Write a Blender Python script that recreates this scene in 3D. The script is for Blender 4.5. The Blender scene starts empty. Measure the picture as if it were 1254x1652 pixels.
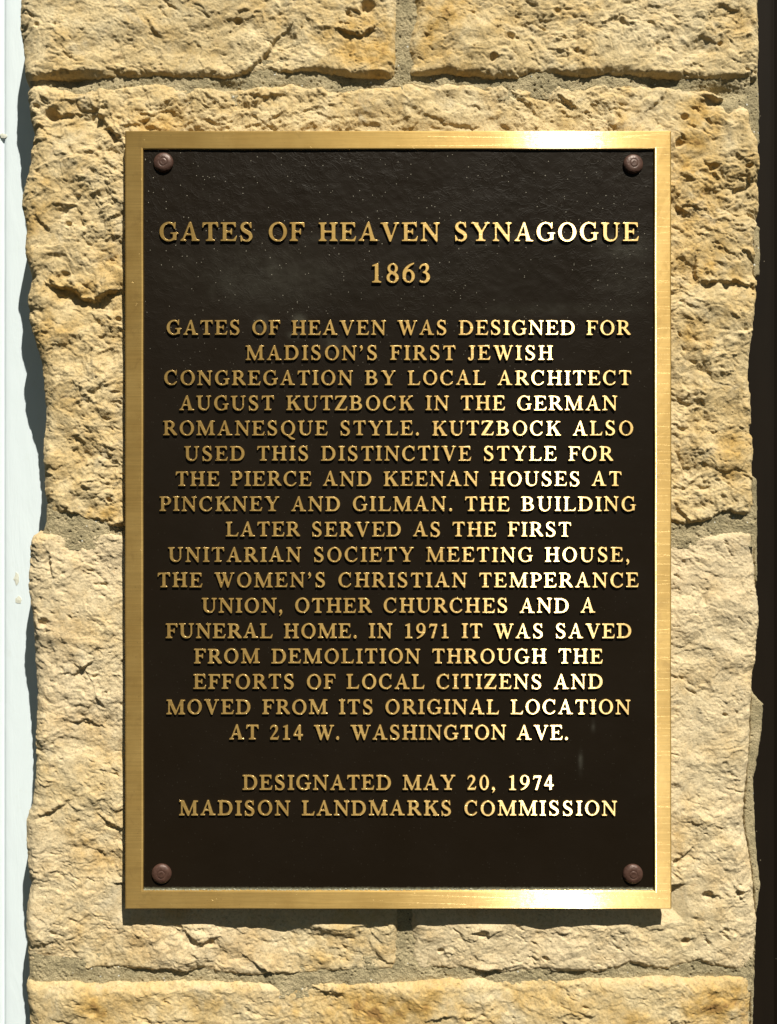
import bpy, math, random
import numpy as np
from mathutils import Vector

# ------------------------------------------------------------------ scales
# One unit of the survey grid ("u") is 1/1927 m; X to the right, Z up, h = how
# far a surface stands out from the mean stone face towards the street (-Y).
U = 1.0 / 1927.0
CX, CZ, Z0 = 540.0, 826.0, 1.5
DIST = 1640.0
def W(px, py, h=0.0):
    return ((px - CX) * U, -h * U, Z0 + (CZ - py) * U)
def at(px, py, h):
    """a point measured in the picture, taken back to where it lies at standoff h"""
    k = (DIST - h) / DIST
    return (CX + (px - CX) * k, CZ + (py - CZ) * k)

scene = bpy.context.scene
# ------------------------------------------------------------------ camera
cam_d = bpy.data.cameras.new('camera')
cam = bpy.data.objects.new('camera', cam_d)
scene.collection.objects.link(cam)
scene.camera = cam
cam.location = (0.0, -DIST * U, Z0)
cam.rotation_euler = (math.radians(90), 0, 0)
cam_d.sensor_fit = 'VERTICAL'
cam_d.sensor_height = 36.0
cam_d.sensor_width = 36.0
cam_d.lens = 36.0 * DIST / 1652.0
cam_d.shift_x = (627.0 - CX) / 1652.0
cam_d.clip_start = 0.01
cam_d.clip_end = 200.0
# ------------------------------------------------------------------ light
SUN = Vector((0.370, -1.0, 1.43)).normalized()
world = bpy.data.worlds.new("World")
scene.world = world
world.use_nodes = True
wt = world.node_tree
wt.nodes.clear()
sky = wt.nodes.new('ShaderNodeTexSky')
sky.sky_type = 'NISHITA'
sky.sun_disc = False
sky.sun_elevation = math.asin(SUN.z)
sky.sun_rotation = math.atan2(SUN.x, SUN.y)
sky.altitude = 1200.0
sky.air_density = 0.4
sky.dust_density = 0.2
sky.ozone_density = 0.5
bg = wt.nodes.new('ShaderNodeBackground')
bg.inputs['Strength'].default_value = 0.05
wo = wt.nodes.new('ShaderNodeOutputWorld')
wb = wt.nodes.new('ShaderNodeMix')          # the camera's warm white balance, as on the sun lamp
wb.data_type = 'RGBA'; wb.blend_type = 'MULTIPLY'
wb.inputs[0].default_value = 1.0
wb.inputs[7].default_value = (1.0, 0.86, 0.56, 1.0)
wt.links.new(sky.outputs[0], wb.inputs[6])
wt.links.new(wb.outputs[2], bg.inputs['Color'])
wt.links.new(bg.outputs[0], wo.inputs['Surface'])
sun_d = bpy.data.lights.new('sun', 'SUN')
sun_d.energy = 5.0
sun_d.angle = math.radians(0.5)
sun_d.color = (1.0, 0.95, 0.81)
sun = bpy.data.objects.new('sun', sun_d)
sun.rotation_euler = (-SUN).to_track_quat('-Z', 'Y').to_euler()
sun.location = (1, -2, 4)
scene.collection.objects.link(sun)
scene.view_settings.view_transform = 'Standard'
scene.view_settings.look = 'None'
scene.view_settings.gamma = 1.0
scene.view_settings.exposure = 0.45
# ------------------------------------------------------------------ helpers
def link(o, parent=None):
    scene.collection.objects.link(o)
    if parent is not None:
        o.parent = parent
    return o

def thing(name, label, cat, loc=(0, 0, 0)):
    o = bpy.data.objects.new(name, None)
    o.empty_display_size = 0.02
    o.location = loc
    o['label'] = label
    o['category'] = cat
    o['kind'] = 'thing'
    return link(o)

def mesh_np(name, verts, quads, smooth=True):
    me = bpy.data.meshes.new(name)
    n, q = len(verts), len(quads)
    me.vertices.add(n)
    me.vertices.foreach_set('co', np.ascontiguousarray(verts, dtype=np.float32).ravel())
    me.loops.add(q * 4)
    me.loops.foreach_set('vertex_index', np.ascontiguousarray(quads, dtype=np.int32).ravel())
    me.polygons.add(q)
    me.polygons.foreach_set('loop_start', np.arange(0, q * 4, 4, dtype=np.int32))
    me.polygons.foreach_set('loop_total', np.full(q, 4, dtype=np.int32))
    me.polygons.foreach_set('use_smooth', np.full(q, smooth, dtype=bool))
    me.update(calc_edges=True)
    return me

def attr(me, name, vals):
    a = me.attributes.new(name, 'FLOAT', 'POINT')
    a.data.foreach_set('value', np.ascontiguousarray(vals, dtype=np.float32).ravel())

def mesh_obj(name, me, mat, parent=None):
    o = bpy.data.objects.new(name, me)
    if mat is not None:
        me.materials.append(mat)
    return link(o, parent)

class NT:
    """small node-tree writer"""
    def __init__(self, name):
        self.m = bpy.data.materials.new(name)
        self.m.use_nodes = True
        self.t = self.m.node_tree
        self.t.nodes.clear()
        self.out = self.t.nodes.new('ShaderNodeOutputMaterial')
    def n(self, kind, ins=None, **props):
        nd = self.t.nodes.new(kind)
        for k, v in props.items():
            setattr(nd, k, v)
        for k, v in (ins or {}).items():
            self.set(nd.inputs[k], v)
        return nd
    def set(self, sock, v):
        if isinstance(v, bpy.types.NodeSocket):
            self.t.links.new(v, sock)
        elif isinstance(v, bpy.types.Node):
            self.t.links.new(v.outputs[0], sock)
        else:
            if hasattr(sock.default_value, '__len__') and len(sock.default_value) == 4 and len(v) == 3:
                v = (*v, 1.0)
            sock.default_value = v
    def coord(self, scale=(1, 1, 1)):
        c = self.n('ShaderNodeTexCoord')
        return self.n('ShaderNodeMapping', {'Vector': c.outputs['Object'], 'Scale': scale}).outputs[0]
    def noise(self, vec, scale, detail=4, rough=0.55, dist=0.0):
        return self.n('ShaderNodeTexNoise', {'Vector': vec, 'Scale': scale, 'Detail': detail, 'Roughness': rough, 'Distortion': dist}).outputs[0]
    def ramp(self, fac, stops):
        r = self.n('ShaderNodeValToRGB', {'Fac': fac})
        e = r.color_ramp.elements
        while len(e) < len(stops):
            e.new(0.5)
        for i, (p, c) in enumerate(stops):
            e[i].position = p
            e[i].color = (*c, 1.0) if hasattr(c, '__len__') else (c, c, c, 1.0)
        return r.outputs[0]
    def mix(self, fac, a, b, mode='MIX'):
        m = self.n('ShaderNodeMix', data_type='RGBA', blend_type=mode)
        self.set(m.inputs[0], fac)
        self.set(m.inputs[6], a)
        self.set(m.inputs[7], b)
        return m.outputs[2]
    def math(self, op, a, b=0.0, clamp=False):
        m = self.n('ShaderNodeMath', operation=op)
        m.use_clamp = clamp
        self.set(m.inputs[0], a)
        self.set(m.inputs[1], b)
        return m.outputs[0]
    def bump(self, h, strength, distance, normal=None):
        b = self.n('ShaderNodeBump', {'Height': h, 'Strength': strength, 'Distance': distance})
        if normal is not None:
            self.set(b.inputs['Normal'], normal)
        return b.outputs[0]
    def attrib(self, name):
        return self.n('ShaderNodeAttribute', attribute_name=name).outputs['Fac']
    def done(self, shader):
        self.t.links.new(shader if isinstance(shader, bpy.types.NodeSocket) else shader.outputs[0], self.out.inputs['Surface'])
        return self.m

# ------------------------------------------------------------------ numeric noise
def perlin(x, y, seed):
    r = np.random.RandomState(seed)
    perm = r.permutation(1024)
    ang = r.rand(1024) * 2 * np.pi
    gx, gy = np.cos(ang), np.sin(ang)
    xi = np.floor(x).astype(np.int64); yi = np.floor(y).astype(np.int64)
    xf = x - xi; yf = y - yi
    def g(ix, iy, fx, fy):
        k = perm[(perm[ix & 1023] + iy) & 1023]
        return gx[k] * fx + gy[k] * fy
    u = xf * xf * xf * (xf * (xf * 6 - 15) + 10)
    v = yf * yf * yf * (yf * (yf * 6 - 15) + 10)
    a = g(xi, yi, xf, yf); b = g(xi + 1, yi, xf - 1, yf)
    c = g(xi, yi + 1, xf, yf - 1); d = g(xi + 1, yi + 1, xf - 1, yf - 1)
    return ((a + u * (b - a)) * (1 - v) + (c + u * (d - c)) * v) * 1.5

def fbm(x, y, wl, octs, seed, gain=0.5):
    s = np.zeros_like(x); a = 1.0; tot = 0
    for k in range(octs):
        f = 2.03 ** k / wl
        s += a * perlin(x * f + 17.3 * k, y * f - 9.1 * k, seed + k)
        tot += a; a *= gain
    return s / tot

def ridged(x, y, wl, octs, seed, gain=0.5):
    s = np.zeros_like(x); a = 1.0; tot = 0
    for k in range(octs):
        f = 2.03 ** k / wl
        n = 1 - np.abs(perlin(x * f + 5.3 * k, y * f + 3.7 * k, seed + k)) * 2
        s += a * n; tot += a; a *= gain
    return s / tot

def sstep(a, b, v):
    t = np.clip((v - a) / (b - a), 0, 1)
    return t * t * (3 - 2 * t)

def worley(x, y, cell, seed, want_id=False):
    r = np.random.RandomState(seed)
    jx = r.rand(64, 64); jy = r.rand(64, 64)
    gx = x / cell; gy = y / cell
    xi = np.floor(gx).astype(np.int64); yi = np.floor(gy).astype(np.int64)
    best = np.full(x.shape, 9.0); sec = np.full(x.shape, 9.0)
    idx = np.zeros(x.shape, dtype=np.int64); bx = np.zeros_like(x); by = np.zeros_like(x)
    for dx in (-1, 0, 1):
        for dy in (-1, 0, 1):
            cx = xi + dx; cy = yi + dy
            px = cx + jx[cx & 63, cy & 63]; py = cy + jy[cx & 63, cy & 63]
            d = np.hypot(gx - px, gy - py)
            m = d < best
            sec = np.where(m, best, np.minimum(sec, d))
            best = np.where(m, d, best)
            if want_id:
                idx = np.where(m, (cx & 63) * 64 + (cy & 63), idx)
                bx = np.where(m, gx - px, bx); by = np.where(m, gy - py, by)
    if want_id:
        return best, sec, idx, bx, by
    return best, sec

def interp(pts, t):
    p = np.array(pts, float)
    return np.interp(t, p[:, 0], p[:, 1])

# ------------------------------------------------------------------ the wall: outlines
LEFT_TOP = [(-40, 33), (0, 33), (40, 31), (80, 36), (115, 38), (135, 40)]
LEFT_MID = [(130, 40), (165, 45), (190, 48), (215, 54), (260, 48), (285, 42), (305, 36), (330, 33), (370, 41), (400, 37), (445, 48), (475, 41), (515, 44), (545, 52), (570, 60), (610, 68), (670, 71), (720, 67), (790, 68), (835, 76), (860, 76)]
LEFT_LOW = [(860, 52), (876, 47), (950, 44), (1000, 51), (1060, 52), (1120, 57), (1250, 56), (1300, 49), (1325, 39), (1400, 41), (1430, 46), (1470, 40), (1570, 41)]
LEFT_BOT = [(1570, 42), (1590, 41), (1652, 46), (1700, 44)]
RIGHT_TOP = [(-40, 1224), (60, 1225), (118, 1224)]
RIGHT_MID = [(120, 1204), (160, 1203), (200, 1209), (230, 1220), (330, 1227), (357, 1224), (372, 1217), (440, 1216), (454, 1221), (500, 1216), (539, 1212), (602, 1208), (666, 1213), (768, 1215), (830, 1213)]
RIGHT_LOW = [(855, 1216), (880, 1219), (942, 1221), (985, 1227), (1030, 1226), (1060, 1221), (1110, 1214), (1200, 1210), (1250, 1207), (1320, 1201), (1400, 1213), (1480, 1222), (1570, 1219)]
RIGHT_BOT = [(1575, 1212), (1652, 1213), (1700, 1213)]
J1T = [(30, 122), (50, 125), (150, 121), (250, 119), (370, 121), (440, 113), (510, 112), (600, 122), (640, 120), (700, 117), (720, 113), (790, 123), (880, 117), (1000, 117), (1100, 123), (1240, 124)]
J1B = [(30, 142), (90, 143), (125, 156), (160, 144), (240, 138), (370, 149), (470, 138), (545, 152), (640, 142), (700, 139), (900, 137), (1000, 144), (1080, 138), (1140, 152), (1172, 163), (1240, 168)]
J2T = [(30, 836), (120, 834), (150, 846), (200, 846), (400, 842), (700, 840), (1080, 838), (1110, 845), (1140, 838), (1165, 822), (1180, 822), (1215, 832), (1240, 838)]
J2B = [(30, 867), (200, 866), (700, 864), (1080, 860), (1130, 866), (1200, 858), (1240, 868)]
J3T = [(30, 1558), (60, 1562), (130, 1568), (160, 1559), (240, 1561), (320, 1561), (400, 1570), (470, 1574), (520, 1566), (600, 1564), (640, 1568), (660, 1566), (740, 1562), (800, 1566), (860, 1562), (960, 1566), (1020, 1554), (1080, 1562), (1130, 1548), (1160, 1560), (1240, 1568)]
J3B = [(30, 1588), (200, 1590), (300, 1588), (480, 1590), (560, 1593), (660, 1588), (760, 1584), (900, 1585), (1060, 1581), (1240, 1580)]
TOPEDGE = [(0, -60), (1300, -60)]
BOTEDGE = [(0, 1712), (1300, 1712)]
V1L = [(-60, 634), (40, 636), (118, 633), (140, 632)]
V1R = [(-60, 668), (20, 669), (60, 662), (118, 661), (150, 662)]
V2L = [(840, 637), (1470, 637), (1590, 638)]
V2R = [(840, 662), (1470, 666), (1500, 662), (1530, 666), (1590, 667)]

PL = (202.0, 211.0, 1083.5, 1466.5)      # plaque edges as measured, front at H_PL
H_PL = 32.0
PLQ = (*at(PL[0], PL[1], H_PL), *at(PL[2], PL[3], H_PL))

# ledges: (points, step height, run above, run below).  Where a ledge is crossed going down the wall the face drops back.
LEDGES = [
    ([(384, 124), (405, 108), (428, 86), (444, 66), (466, 44)], 12, 40, 34),
    ([(60, 122), (110, 119), (160, 117)], 9, 30, 22),
    ([(232, 26), (246, 46), (262, 66)], 7, 12, 10),
    ([(555, 52), (585, 60), (604, 44)], 18, 26, 14),
    ([(560, 14), (582, 22)], 14, 18, 14),
    ([(520, 44), (545, 50)], 6, 12, 10),
    ([(300, 52), (335, 30), (350, 18)], 5, 12, 9),
    ([(372, 30), (398, 18), (420, 4)], 5, 10, 8),
    ([(160, 155), (162, 188), (192, 226), (204, 238)], 24, 20, 26),
    ([(70, 160), (90, 190), (122, 186)], 14, 22, 18),
    ([(205, 206), (240, 196), (272, 168)], 10, 26, 16),
    ([(385, 152), (430, 158), (470, 150)], 9, 12, 14),
    ([(395, 208), (470, 184), (520, 178)], 7, 20, 14),
    ([(656, 172), (690, 188), (735, 204), (770, 204)], 11, 16, 16),
    ([(900, 150), (925, 170), (950, 188)], 10, 16, 14),
    ([(1048, 176), (1064, 162), (1076, 148)], 9, 14, 14),
    ([(1112, 232), (1098, 222), (1086, 240)], 8, 14, 12),
    ([(1126, 152), (1150, 160), (1205, 160)], 16, 22, 22),
    ([(1140, 262), (1156, 280)], 14, 10, 12),
    ([(1122, 444), (1124, 454), (1160, 452), (1190, 458), (1222, 464)], 17, 40, 26),
    ([(1122, 422), (1124, 446)], 10, 16, 30),
    ([(1197, 404), (1214, 420), (1220, 414)], 12, 14, 14),
    ([(1200, 278), (1212, 300)], 9, 12, 12),
    ([(1090, 330), (1110, 345)], 7, 10, 10),
    ([(72, 448), (90, 456)], 8, 14, 12),
    ([(78, 456), (110, 466), (148, 488), (178, 472), (190, 468)], 26, 34, 18),
    ([(96, 440), (108, 448)], 7, 10, 8),
    ([(155, 512), (172, 532)], 8, 12, 10),
    ([(105, 652), (116, 660), (130, 644)], 8, 10, 10),
    ([(135, 750), (150, 750)], 7, 8, 8),
    ([(80, 834), (110, 822), (140, 838), (186, 842)], 9, 20, 14),
    ([(168, 805), (182, 810)], 8, 8, 8),
    ([(60, 345), (80, 372)], 7, 12, 12),
    ([(50, 288), (70, 270), (90, 268)], 7, 14, 12),
    ([(80, 885), (82, 915), (92, 940)], 9, 12, 12),
    ([(62, 990), (74, 1006), (90, 1070)], 9, 18, 18),
    ([(110, 1086), (128, 1086), (150, 1066)], 12, 16, 16),
    ([(105, 1160), (130, 1164), (160, 1170)], 10, 16, 14),
    ([(150, 1120), (175, 1140)], 8, 12, 12),
    ([(50, 1322), (80, 1312), (112, 1292)], 9, 18, 14),
    ([(166, 1316), (186, 1334), (200, 1340)], 12, 18, 14),
    ([(155, 1370), (180, 1376)], 6, 12, 10),
    ([(298, 1492), (318, 1520), (350, 1512)], 15, 26, 20),
    ([(310, 1536), (340, 1548)], 7, 10, 10),
    ([(395, 1540), (420, 1558), (440, 1572), (474, 1572)], 12, 20, 12),
    ([(600, 1525), (612, 1545), (634, 1556)], 10, 18, 14),
    ([(712, 1536), (728, 1537)], 9, 12, 10),
    ([(765, 1506), (790, 1506), (802, 1498)], 12, 14, 10),
    ([(690, 1562), (740, 1564), (800, 1566), (830, 1556)], 11, 22, 12),
    ([(860, 1545), (880, 1548)], 9, 10, 10),
    ([(870, 1505), (905, 1506), (920, 1502)], 8, 16, 14),
    ([(1140, 1440), (1160, 1446)], 9, 14, 12),
    ([(1186, 1432), (1200, 1452)], 14, 12, 12),
    ([(1106, 1518), (1118, 1514)], 9, 10, 8),
    ([(1090, 1384), (1112, 1370)], 9, 12, 12),
    ([(1170, 1480), (1188, 1484)], 9, 12, 10),
    ([(1186, 1262), (1195, 1258)], 6, 10, 8),
    ([(1140, 1316), (1170, 1318)], 5, 12, 10),
    ([(1092, 815), (1110, 842), (1150, 842)], 10, 18, 12),
    ([(1086, 1090), (1102, 1092)], 8, 12, 10),
    ([(900, 1634), (960, 1632)], 6, 20, 14),
    ([(1070, 1646), (1110, 1642)], 7, 16, 12),
    ([(690, 1640), (740, 1636), (790, 1644)], 7, 16, 12),
    ([(90, 1640), (120, 1650)], 8, 14, 14),
    ([(280, 1640), (330, 1648)], 6, 16, 12),
    ([(500, 1594), (520, 1598), (545, 1594)], 7, 8, 6),
]
PITS = [(385, 36, 7, 9), (62, 44, 6, 5), (86, 186, 14, 12), (592, 14, 14, 12), (105, 445, 9, 7), (176, 807, 6, 10), (1150, 270, 9, 9),
        (1106, 1518, 8, 9), (1192, 1440, 7, 12), (712, 1534, 6, 7), (779, 1504, 9, 8), (1140, 1442, 9, 9), (880, 1546, 6, 7),
        (1090, 1388, 7, 7), (1095, 232, 9, 8), (70, 1004, 10, 7), (905, 1010, 3, 3), (1168, 1153, 5, 6), (150, 1628, 12, 4), (340, 1520, 9, 6), (1205, 270, 6, 8),
        (190, 515, 6, 6), (112, 362, 7, 6), (1176, 178, 8, 8), (822, 60, 9, 9), (795, 95, 7, 10), (900, 18, 8, 6), (1160, 70, 5, 8), (1105, 190, 7, 7)]
# ochre and brown stains that belong to the stone: (x, y, rx, ry, amount)
STAINS = [(150, 1620, 26, 40, .95), (540, 40, 60, 50, .35), (620, 60, 40, 60, .7), (700, 40, 40, 60, .7), (760, 20, 60, 30, .5), (600, 100, 60, 24, .6),
          (130, 470, 60, 22, .7), (90, 520, 50, 30, .45), (1140, 200, 36, 50, .7), (1130, 330, 60, 60, .45), (1150, 440, 60, 30, .55), (1180, 740, 30, 60, .6),
          (1110, 250, 30, 60, .5), (200, 1500, 120, 50, .45), (450, 1540, 160, 40, .5), (1150, 1620, 60, 40, .9), (560, 1630, 60, 30, .7), (620, 1640, 40, 40, .8), (700, 1620, 70, 34, .6), (850, 1610, 60, 30, .45),
          (260, 200, 60, 40, .35), (560, 180, 70, 30, .25), (130, 1180, 70, 40, .4), (150, 1360, 60, 60, .4), (60, 300, 30, 60, .3), (110, 1000, 30, 60, .4), (1090, 1360, 20, 60, .4), (1200, 1620, 20, 50, .6),
          (1120, 540, 40, 30, .4), (120, 680, 30, 30, .4), (330, 1620, 40, 30, .5), (470, 1630, 30, 30, .5), (160, 830, 60, 20, .4), (1010, 1640, 60, 30, .5), (240, 1620, 40, 30, .5)]

STEP = 1.25

def seg_dist(X, Y, pts):
    """signed offset from a polyline (positive = below it in the picture) and distance along its ends"""
    best = np.full(X.shape, 1e9); sg = np.zeros_like(X)
    tt = np.zeros_like(X)
    L = sum(math.hypot(b[0] - a[0], b[1] - a[1]) for a, b in zip(pts, pts[1:])); acc = 0
    for a, b in zip(pts, pts[1:]):
        dx, dy = b[0] - a[0], b[1] - a[1]
        l = math.hypot(dx, dy)
        t = ((X - a[0]) * dx + (Y - a[1]) * dy) / (l * l)
        tc = np.clip(t, 0, 1)
        d = np.hypot(X - a[0] - tc * dx, Y - a[1] - tc * dy)
        c = (dx * (Y - a[1]) - dy * (X - a[0])) / l
        if dx < 0:
            c = -c
        m = d < best
        best = np.where(m, d, best); sg = np.where(m, np.where(c >= 0, 1.0, -1.0), sg)
        tt = np.where(m, (acc + tc * l) / L, tt)
        acc += l
    return best, sg, tt

def surface(X, Y, seed, rough, terr):
    """relief of a split limestone face, in grid units"""
    wx = X + 14 * fbm(X, Y, 70, 3, seed + 1) + 4 * fbm(X, Y, 16, 2, seed + 2)
    wy = Y + 14 * fbm(X, Y, 70, 3, seed + 3) + 4 * fbm(X, Y, 16, 2, seed + 4)
    big = fbm(wx, wy, 190, 3, seed + 5)
    mid = fbm(wx, wy * 1.2, 70, 3, seed + 9)
    rg = sstep(-0.30, 0.30, fbm(X, Y, 130, 3, seed + 60)) * rough      # where the face is rugged
    h = 14 * big + (3 + 6 * rough) * mid + 2.5
    # broken planes with sharp scarps
    t = (fbm(wx, wy * 1.4, 130, 4, seed + 20, 0.5)) * 4.5
    fr = t - np.floor(t)
    ter = np.floor(t) + sstep(0.0, 0.16, fr) * 0.8 + fr * 0.2
    h += terr * 3.4 * (ter - t * 0.8) * (0.35 + 0.65 * sstep(-0.2, 0.3, fbm(X, Y, 90, 2, seed + 26)))
    # large flat facets, each with its own tilt
    r = np.random.RandomState(seed + 40)
    for cell, amp in ((58, 5.0), (24, 1.4)):
        b, s, idx, bx, by = worley(wx, wy * 1.2, cell, seed + int(cell), True)
        tx = (r.rand(4096) - .5)[idx]; ty = (r.rand(4096) - .5)[idx]; lv = (r.rand(4096) - .5)[idx]
        h += amp * (0.35 + rg) * (bx * tx + by * ty * 1.4 + lv * 0.3) * sstep(0.0, 0.16, s - b)
    # weathered lumps with creases between them
    def billow(wl, octs, sd, gain=0.5):
        s_ = np.zeros_like(X); a = 1.0
        for k in range(octs):
            f = 2.1 ** k / wl
            s_ += a * np.abs(perlin(wx * f + 3.1 * k, wy * 1.15 * f + 7.7 * k, sd + k)); a *= gain
        return s_
    h += (1.0 + 5.5 * rg) * (billow(50, 3, seed + 70) - 0.45)
    h += (0.6 + 2.0 * rg) * (billow(16, 3, seed + 76, 0.6) - 0.45)
    h += 0.75 * fbm(wx, wy, 8, 3, seed + 80, 0.6) + 0.55 * fbm(X, Y, 4.2, 2, seed + 85, 0.7)
    # worm marks and little pits, drawn out along the bedding
    an = math.radians(12 + 22 * ((seed * 7) % 5) / 5)
    qx = X + 10 * fbm(X, Y, 45, 3, seed + 88); qy = Y + 10 * fbm(X, Y, 45, 3, seed + 89)
    ux = qx * math.cos(an) + qy * math.sin(an); uy = qy * math.cos(an) - qx * math.sin(an)
    sel = sstep(-0.1, 0.4, fbm(X, Y, 80, 3, seed + 95))
    p1 = fbm(ux * 0.5, uy * 1.3, 15, 3, seed + 90, 0.6)
    h -= 7.5 * sel * sstep(0.36, 0.66, p1) + 1.6 * sel * sstep(0.10, 0.30, p1)
    p2 = fbm(X * 0.8, Y * 1.3, 7, 2, seed + 97)
    h -= 2.6 * sstep(0.44, 0.68, p2) * sstep(-0.3, 0.2, fbm(X, Y, 50, 3, seed + 98))
    return h

def features(X, Y, h):
    nz = 9 * fbm(X, Y, 26, 4, 901, 0.6) + 2.0 * fbm(X, Y, 7, 2, 950)
    nz2 = 8 * fbm(X, Y, 28, 4, 911, 0.6)
    x0, x1, y0, y1 = X.min(), X.max(), Y.min(), Y.max()
    for pts, dep, up, dn in LEDGES:
        px = [p[0] for p in pts]; py = [p[1] for p in pts]
        if max(px) + 60 < x0 or min(px) - 60 > x1 or max(py) + 60 < y0 or min(py) - 60 > y1:
            continue
        m = (X > min(px) - 70) & (X < max(px) + 70) & (Y > min(py) - 70) & (Y < max(py) + 70)
        xs = X[m] + nz2[m]; ys = Y[m] + nz[m]
        d, sg, t = seg_dist(xs, ys, pts)
        sd = d * sg
        w = 0.35 + 0.65 * np.sin(np.pi * np.clip(t * 0.9 + 0.05, 0, 1))
        fall = np.where(sd < 0, 0.5 * np.exp(sd / up), -0.5 * np.exp(-sd / dn))
        sf = 1.6 + 3.0 * np.clip(0.4 + fbm(X[m], Y[m], 34, 2, 937), 0, 1)
        k = sstep(-1.0, 1.0, sd / sf)
        prof = (1 - k) * 0.5 * np.exp(-np.abs(np.minimum(sd, 0)) / up) - k * 0.5 * np.exp(-np.maximum(sd, 0) / dn)
        # past the two ends of the line the step dies away
        e = pts[0], pts[-1]
        de = np.minimum(np.hypot(xs - e[0][0], ys - e[0][1]), np.hypot(xs - e[1][0], ys - e[1][1]))
        L = max(8.0, 0.5 * math.hypot(e[0][0] - e[1][0], e[0][1] - e[1][1]))
        endw = np.where((t <= 0.001) | (t >= 0.999), np.exp(-(d / 9.0) ** 2), 1.0)
        brk = np.clip(0.62 + 1.1 * fbm(X[m], Y[m], 30, 3, 931), 0.25, 1.2)      # the break is uneven along its run
        h[m] += 0.95 * dep * w * prof * endw * brk
    for x, y, r, dep in PITS:
        m = (np.abs(X - x) < 4 * r) & (np.abs(Y - y) < 4 * r)
        if m.any():
            d = np.hypot(X[m] - x + nz[m] * 0.5, (Y[m] - y + nz2[m] * 0.5) * 1.25) / r
            h[m] -= dep * (1 - sstep(0.35, 1.15, d))
    return h

def grid_mesh(name, X, Y, H, keep):
    """triangulate the kept vertices of a grid"""
    ny, nx = X.shape
    kq = keep[:-1, :-1] & keep[1:, :-1] & keep[:-1, 1:] & keep[1:, 1:]
    used = np.zeros_like(keep)
    used[:-1, :-1] |= kq; used[1:, :-1] |= kq; used[:-1, 1:] |= kq; used[1:, 1:] |= kq
    idx = np.full(X.shape, -1, dtype=np.int64)
    idx[used] = np.arange(used.sum())
    q = np.stack([idx[:-1, :-1][kq], idx[1:, :-1][kq], idx[1:, 1:][kq], idx[:-1, 1:][kq]], axis=1)
    V = np.stack([(X[used] - CX) * U, -H[used] * U, Z0 + (CZ - Y[used]) * U], axis=1)
    return mesh_np(name, V, q), used

def behind_plaque(X, Y, pad):
    return (X > PLQ[0] + pad) & (X < PLQ[2] - pad) & (Y > PLQ[1] + pad) & (Y < PLQ[3] - pad)

def plaque_clip(X, Y, h):
    """the mason dressed the bed of the plaque so that its back lies flat"""
    d = np.maximum(np.maximum(PLQ[0] - X, X - PLQ[2]), np.maximum(PLQ[1] - Y, Y - PLQ[3]))
    lim = 5.0 + np.maximum(d, 0) * 2.2
    lim = np.where(Y > PLQ[3] - 30, np.minimum(lim, -15 + np.maximum(d, 0) * 0.62), lim)
    return np.where(h > lim, lim + np.minimum((h - lim) * 0.3, 9.0), h)

def make_stone(parent, mat, seed, L, R, T, B, xr, yr, rough=1.0, terr=1.0, tone=0.5, base=0.0, tilt=(0, 0), roll=22, label=None, deep_l=False):
    xs = np.arange(xr[0], xr[1], STEP); ys = np.arange(yr[0], yr[1], STEP)
    X, Y = np.meshgrid(xs, ys)
    jag = 4.0 * fbm(X, Y, 34, 4, seed + 200, 0.6) + 1.2 * fbm(X, Y, 7, 2, seed + 210)
    dl = X - interp(L, Y); dr = interp(R, Y) - X
    dt = Y - interp(T, X); db = interp(B, X) - Y
    dl = dl + 1.5 * fbm(X, Y, 14, 3, seed + 220); dr = dr + jag * 0.5 + (3.6 if R is V1L or R is V2L else 0)
    if L is V1R or L is V2R:
        dl = dl + 3.4 + jag
    dt = dt; dt = dt + 1.3 * jag + 3.2; db = db + 1.3 * jag + 3.2
    d = np.minimum(np.minimum(dl, dr), np.minimum(dt, db))
    h = surface(X, Y, seed, rough, terr)
    h = features(X, Y, h)
    cx, cy = (xr[0] + xr[1]) / 2, (yr[0] + yr[1]) / 2
    h += base + tilt[0] * (X - cx) / 100 + tilt[1] * (Y - cy) / 100
    rl = roll * (0.75 + 0.6 * fbm(X, Y, 80, 2, seed + 230))
    def rollf(dd, r, amt):
        t = np.clip(1 - dd / r, 0, 1)
        return amt * t * t
    h -= rollf(np.minimum(dl, 60), rl * 1.3, 14) + rollf(dr, rl, 9) + rollf(dt, rl * 0.8, 6) + rollf(db, rl * 0.55, 7)
    out = np.maximum(-np.minimum(np.minimum(dr, dt), db), 0)
    h -= out * 4.5
    outl = np.maximum(-dl, 0)
    h -= outl * 11.0
    h = plaque_clip(X, Y, h)
    h = np.maximum(h, -200)
    keep = ((np.minimum(np.minimum(dr, dt), db) > -9) & (dl > -17)) & ~behind_plaque(X, Y, 34)
    me, used = grid_mesh('stone', X, Y, h, keep)
    st = 0.06 + 0.70 * fbm(X, Y, 75, 5, seed + 300, 0.6) + 0.22 * fbm(X, Y, 22, 3, seed + 310)
    for sx, sy, rx, ry, a in STAINS:
        m = (np.abs(X - sx) < 2.4 * rx) & (np.abs(Y - sy) < 2.4 * ry)
        if m.any():
            q = ((X[m] - sx) / rx) ** 2 + ((Y[m] - sy) / ry) ** 2
            st[m] += a * np.exp(-q) * (0.75 + 0.7 * fbm(X[m], Y[m], 26, 3, 777))
    attr(me, 'stain', st[used])
    attr(me, 'tone', np.full(int(used.sum()), tone) + 0.5 * fbm(X, Y, 240, 3, seed + 320)[used])
    o = mesh_obj('stone', me, mat, parent)
    if label:
        o['label'] = label
    return o

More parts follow.
